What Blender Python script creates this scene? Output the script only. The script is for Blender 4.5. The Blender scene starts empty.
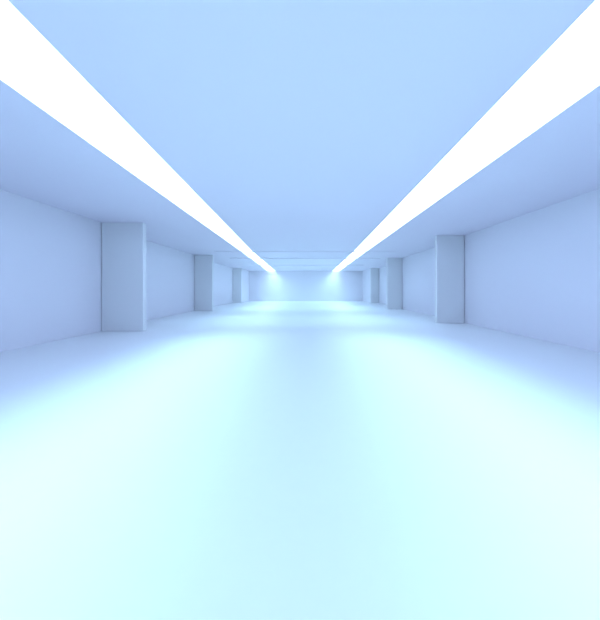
import bpy, bmesh, math
C = bpy.context.scene.collection
HC = 1.6            # eye height
H = 4.16            # floor to ceiling
F = 300.0           # focal length in pixels (600 px wide frame)
NEAR, FAR = -8.0, 41.6

# ---------------------------------------------------------------- materials
def plaster(name, col, rough=0.6, spec=0.3, bump=0.02, scale=60, var=0.01):
    m = bpy.data.materials.new(name); m.use_nodes = True
    nt = m.node_tree; b = nt.nodes['Principled BSDF']
    tc = nt.nodes.new('ShaderNodeTexCoord')
    no = nt.nodes.new('ShaderNodeTexNoise'); no.inputs['Scale'].default_value = scale
    no.inputs['Detail'].default_value = 3
    nt.links.new(tc.outputs['Object'], no.inputs['Vector'])
    mx = nt.nodes.new('ShaderNodeMix'); mx.data_type = 'RGBA'
    mx.inputs['A'].default_value = (*[c*(1-var) for c in col], 1)
    mx.inputs['B'].default_value = (*[min(1, c*(1+var)) for c in col], 1)
    nt.links.new(no.outputs['Fac'], mx.inputs['Factor'])
    nt.links.new(mx.outputs['Result'], b.inputs['Base Color'])
    bp = nt.nodes.new('ShaderNodeBump'); bp.inputs['Strength'].default_value = bump
    bp.inputs['Distance'].default_value = 0.002
    nt.links.new(no.outputs['Fac'], bp.inputs['Height'])
    nt.links.new(bp.outputs['Normal'], b.inputs['Normal'])
    b.inputs['Roughness'].default_value = rough
    b.inputs['Specular IOR Level'].default_value = spec
    return m
M_WALL = plaster('white_plaster', (0.91, 0.895, 0.97))
M_CEIL = plaster('ceiling_paint', (0.88, 0.85, 0.96))
M_PILL = plaster('pillar_paint', (0.87, 0.88, 0.91))
M_FLOOR = plaster('polished_floor', (0.88, 0.90, 0.93), rough=0.45, spec=0.35, bump=0.0, scale=8)
M_ALU = plaster('white_metal', (0.80, 0.83, 0.86), rough=0.4)
def glow(name, col, s):
    m = bpy.data.materials.new(name); m.use_nodes = True
    b = m.node_tree.nodes['Principled BSDF']
    b.inputs['Base Color'].default_value = (0.9, 0.9, 0.9, 1)
    b.inputs['Emission Color'].default_value = (*col, 1)
    b.inputs['Emission Strength'].default_value = s
    return m
LIGHT_COL = (0.54, 0.69, 1.0)
M_GLOW = glow('light_diffuser', LIGHT_COL, 2.85)

# ---------------------------------------------------------------- helpers
def prism(bm, poly, z0, z1):
    """vertical prism over a plan polygon"""
    lo = [bm.verts.new((x, y, z0)) for x, y in poly]
    hi = [bm.verts.new((x, y, z1)) for x, y in poly]
    n = len(poly)
    bm.faces.new(lo[::-1]); bm.faces.new(hi)
    for i in range(n):
        j = (i+1) % n
        bm.faces.new((lo[i], lo[j], hi[j], hi[i]))
def rect(x0, x1, y0, y1): return [(x0, y0), (x1, y0), (x1, y1), (x0, y1)]
def obj(name, bm, mat, parent=None, bevel=0, origin=None):
    bmesh.ops.recalc_face_normals(bm, faces=bm.faces)
    if origin:
        for v in bm.verts: v.co -= __import__('mathutils').Vector(origin)
    me = bpy.data.meshes.new(name); bm.to_mesh(me); bm.free()
    o = bpy.data.objects.new(name, me); C.objects.link(o)
    me.materials.append(mat)
    if origin: o.location = origin
    if parent: o.parent = parent
    if bevel:
        b = o.modifiers.new('bevel', 'BEVEL'); b.width = bevel; b.segments = 3; b.limit_method = 'ANGLE'
    return o
def struct(name, bm, mat, bevel=0):
    o = obj(name, bm, mat, bevel=bevel); o['kind'] = 'structure'; return o
def dep(b): return F*HC/b        # distance of a floor line b pixels under the horizon

# ---------------------------------------------------------------- pillars: (side, b_front, b_back, inner, outer)  in eye heights
D1L, D2L, D3L = dep(41.9), dep(21.5), dep(13.35)
D1R, D2R, D3R = dep(33.85), dep(19.8), dep(13.35)
TH = 0.28
PILL = [
 (-1, D1L, 3.87, 4.87, 'broad pale pillar nearest on the left, against the long left wall'),
 (-1, D2L, 4.31, 5.16, 'middle pillar of the left row, second from the viewer, bright inner edge'),
 (-1, D3L, 4.77, 5.42, 'narrow farthest pillar of the left row, close to the end wall'),
 ( 1, D1R, 3.90, 4.72, 'broad pale pillar nearest on the right, against the long right wall'),
 ( 1, D2R, 4.15, 4.92, 'middle pillar of the right row, second from the viewer, thin bright edge'),
 ( 1, D3R, 4.92, 5.55, 'faint farthest pillar of the right row, close to the end wall'),
]
for s, d, xi, xo, lab in PILL:
    x0, x1 = s*xi*HC, s*(xo*HC-0.022)
    bm = bmesh.new(); prism(bm, rect(min(x0, x1), max(x0, x1), d, d+TH-0.024), 0, H)
    o = obj('pilaster', bm, M_PILL, origin=((x0+x1)/2, d+TH/2, 0), bevel=0.012)
    o['label'] = lab; o['category'] = 'pillar'
    o['group'] = 'pillars along the left wall' if s < 0 else 'pillars along the right wall'

# ---------------------------------------------------------------- room shell
def wall(name, s, runs):
    """runs: straight lengths of wall (y0, offset0, y1, offset1), offsets in eye heights"""
    for y0, x0, y1, x1 in runs:
        bm = bmesh.new()
        prism(bm, [(s*x0*HC, y0), (s*x1*HC, y1), (s*9.6, y1), (s*9.6, y0)], 0, H)
        struct(name, bm, M_WALL)
wall('wall_left', -1, [(NEAR, 4.87, D1L+TH, 4.87), (D1L+TH, 5.16, D2L+TH, 5.16), (D2L+TH, 5.42, D3L+TH, 5.42),
                       (D3L+TH, 4.85, FAR, 4.85)])
wall('wall_right', 1, [(NEAR, 4.52, D1R, 4.72), (D1R, 4.72, D1R+TH, 4.72), (D1R+TH, 4.92, D2R+TH, 4.92),
                       (D2R+TH, 5.55, D3R+TH, 5.55), (D3R+TH, 4.98, FAR, 4.98)])
bm = bmesh.new(); prism(bm, rect(-9.6, 9.6, FAR, FAR+0.2), 0, H); struct('wall_back', bm, M_WALL)
bm = bmesh.new(); prism(bm, rect(-9.6, 9.6, NEAR-0.2, NEAR), 0, H); struct('wall_front', bm, M_WALL)
bm = bmesh.new(); prism(bm, rect(-9.6, 9.6, NEAR-0.2, FAR+0.2), -0.2, 0); struct('floor', bm, M_FLOOR)
bm = bmesh.new(); prism(bm, rect(-9.6, 9.6, NEAR-0.2, FAR+0.2), H+0.06, H+0.26); struct('ceiling_slab', bm, M_CEIL).name = 'ceiling'

# light slots, plan (y, inner, outer) in metres
SL = [(NEAR, 2.07, 3.32), (2.65, 2.63, 3.68), (20.1, 3.53, 4.29), (31.0, 3.80, 4.72), (FAR-0.15, 4.08, 5.2)]
SR = [(NEAR, 2.10, 3.40), (2.65, 2.57, 3.66), (20.1, 3.27, 4.13), (31.0, 3.52, 4.45), (FAR-0.15, 3.78, 4.78)]
# the lower ceiling skin is pierced by the two slots
bm = bmesh.new()
prism(bm, [(-i, y) for y, i, o in SL] + [(i, y) for y, i, o in SR][::-1], H, H+0.06)
prism(bm, [(-o, y) for y, i, o in SL] + [(-9.6, SL[-1][0]), (-9.6, SL[0][0])], H, H+0.06)
prism(bm, [(o, y) for y, i, o in SR] + [(9.6, SR[-1][0]), (9.6, SR[0][0])], H, H+0.06)
prism(bm, rect(-9.6, 9.6, FAR-0.15, FAR), H, H+0.06)
struct('trim_1', bm, M_CEIL)
# shallow cross ribs and the drop in front of the end wall
n = 2
for t, h in ((38.4, 0.03), (31.5, 0.05), (24.6, 0.05), (20.6, 0.04)):
    d = F*(H-HC)/t
    bm = bmesh.new(); prism(bm, rect(-6.1, 6.1, d, d+0.3), H-h, H); struct('trim_%d' % n, bm, M_CEIL); n += 1
bm = bmesh.new(); prism(bm, rect(-4.85*HC, 4.98*HC, FAR-0.12, FAR), H-0.36, H); struct('trim_%d' % n, bm, M_WALL)

# ---------------------------------------------------------------- ceiling lights
def strip(S, s, lab):
    t = bpy.data.objects.new('ceiling_light', None); C.objects.link(t)
    t.location = (s*3.4, 15, H)
    t['label'] = lab; t['category'] = 'ceiling light'; t['group'] = 'ceiling light strips'
    def child(name, bm, mat):
        for v in bm.verts:
            v.co.x -= t.location.x; v.co.y -= t.location.y; v.co.z -= t.location.z
        return obj(name, bm, mat, parent=t)
    def at(y):
        for a, b in zip(S, S[1:]):
            if a[0] <= y <= b[0]:
                k = (y-a[0])/(b[0]-a[0]); return a[1]+k*(b[1]-a[1]), a[2]+k*(b[2]-a[2])
    for y0, y1 in ((NEAR, 20.03), (20.19, 30.94), (31.1, FAR-0.15)):
        ys = [y0] + [p[0] for p in S if y0 < p[0] < y1] + [y1]
        bm = bmesh.new()
        e = 0.004
        prism(bm, [(s*(at(y)[0]+e), y) for y in ys] + [(s*(at(y)[1]-e), y) for y in ys[::-1]], H+0.004, H+0.05)
        child('diffuser', bm, M_GLOW)
    for y in (20.11, 31.02):
        i, o = at(y)
        bm = bmesh.new(); prism(bm, rect(min(s*i, s*o), max(s*i, s*o), y-0.07, y+0.07), H-0.004, H+0.05)
        child('joint_bar', bm, M_ALU)
    return t
strip(SL, -1, 'long glowing white ceiling light strip on the left side of the hall')
strip(SR, 1, 'long glowing white ceiling light strip on the right side of the hall')

# downlight thrown by the strips, one rectangular lamp under each diffuser segment
def lamp(S, s, y0, y1, power, spread, tilt):
    def mid(y):
        for a, b in zip(S, S[1:]):
            if a[0] <= y <= b[0]:
                k = (y-a[0])/(b[0]-a[0]); return s*(a[1]+k*(b[1]-a[1])+0.3)
    xa, xb = mid(y0), mid(y1)
    L = bpy.data.lights.new('strip_lamp', 'AREA'); L.shape = 'RECTANGLE'
    ln = math.hypot(xb-xa, y1-y0)
    L.size = 0.3; L.size_y = ln; L.energy = power*ln; L.color = (0.45, 0.86, 1.0); L.spread = math.radians(spread)
    o = bpy.data.objects.new('strip_lamp', L); C.objects.link(o)
    o.location = ((xa+xb)/2, (y0+y1)/2, H-0.045)
    o.rotation_euler = (0, s*math.radians(tilt), -math.atan2(xb-xa, y1-y0))
for S, s in ((SL, -1), (SR, 1)):
    lamp(S, s, NEAR+0.3, 10.4, 7.1, 66, 9)
    lamp(S, s, 13.2, 19.3, 9.5, 118, 8)
    lamp(S, s, 22.3, 30.5, 13, 120, 8)
    lamp(S, s, 32.5, FAR-0.35, 15, 130, 10)

# ---------------------------------------------------------------- world, camera
w = bpy.data.worlds.new('world'); bpy.context.scene.world = w; w.use_nodes = True
w.node_tree.nodes['Background'].inputs[0].default_value = (0.6, 0.8, 1, 1)
w.node_tree.nodes['Background'].inputs[1].default_value = 0.1
cam = bpy.data.cameras.new('camera'); co = bpy.data.objects.new('camera', cam); C.objects.link(co)
co.location = (0, 0, HC); co.rotation_euler = (math.pi/2, 0, 0)
cam.sensor_fit = 'HORIZONTAL'; cam.sensor_width = 36; cam.lens = 18
cam.shift_x = -5/600; cam.shift_y = -20.5/600
cam.clip_start = 0.05
bpy.context.scene.camera = co
v = bpy.context.scene.view_settings
v.view_transform = 'Standard'; v.look = 'None'; v.gamma = 1; v.use_curve_mapping = False
v.exposure = 0.0
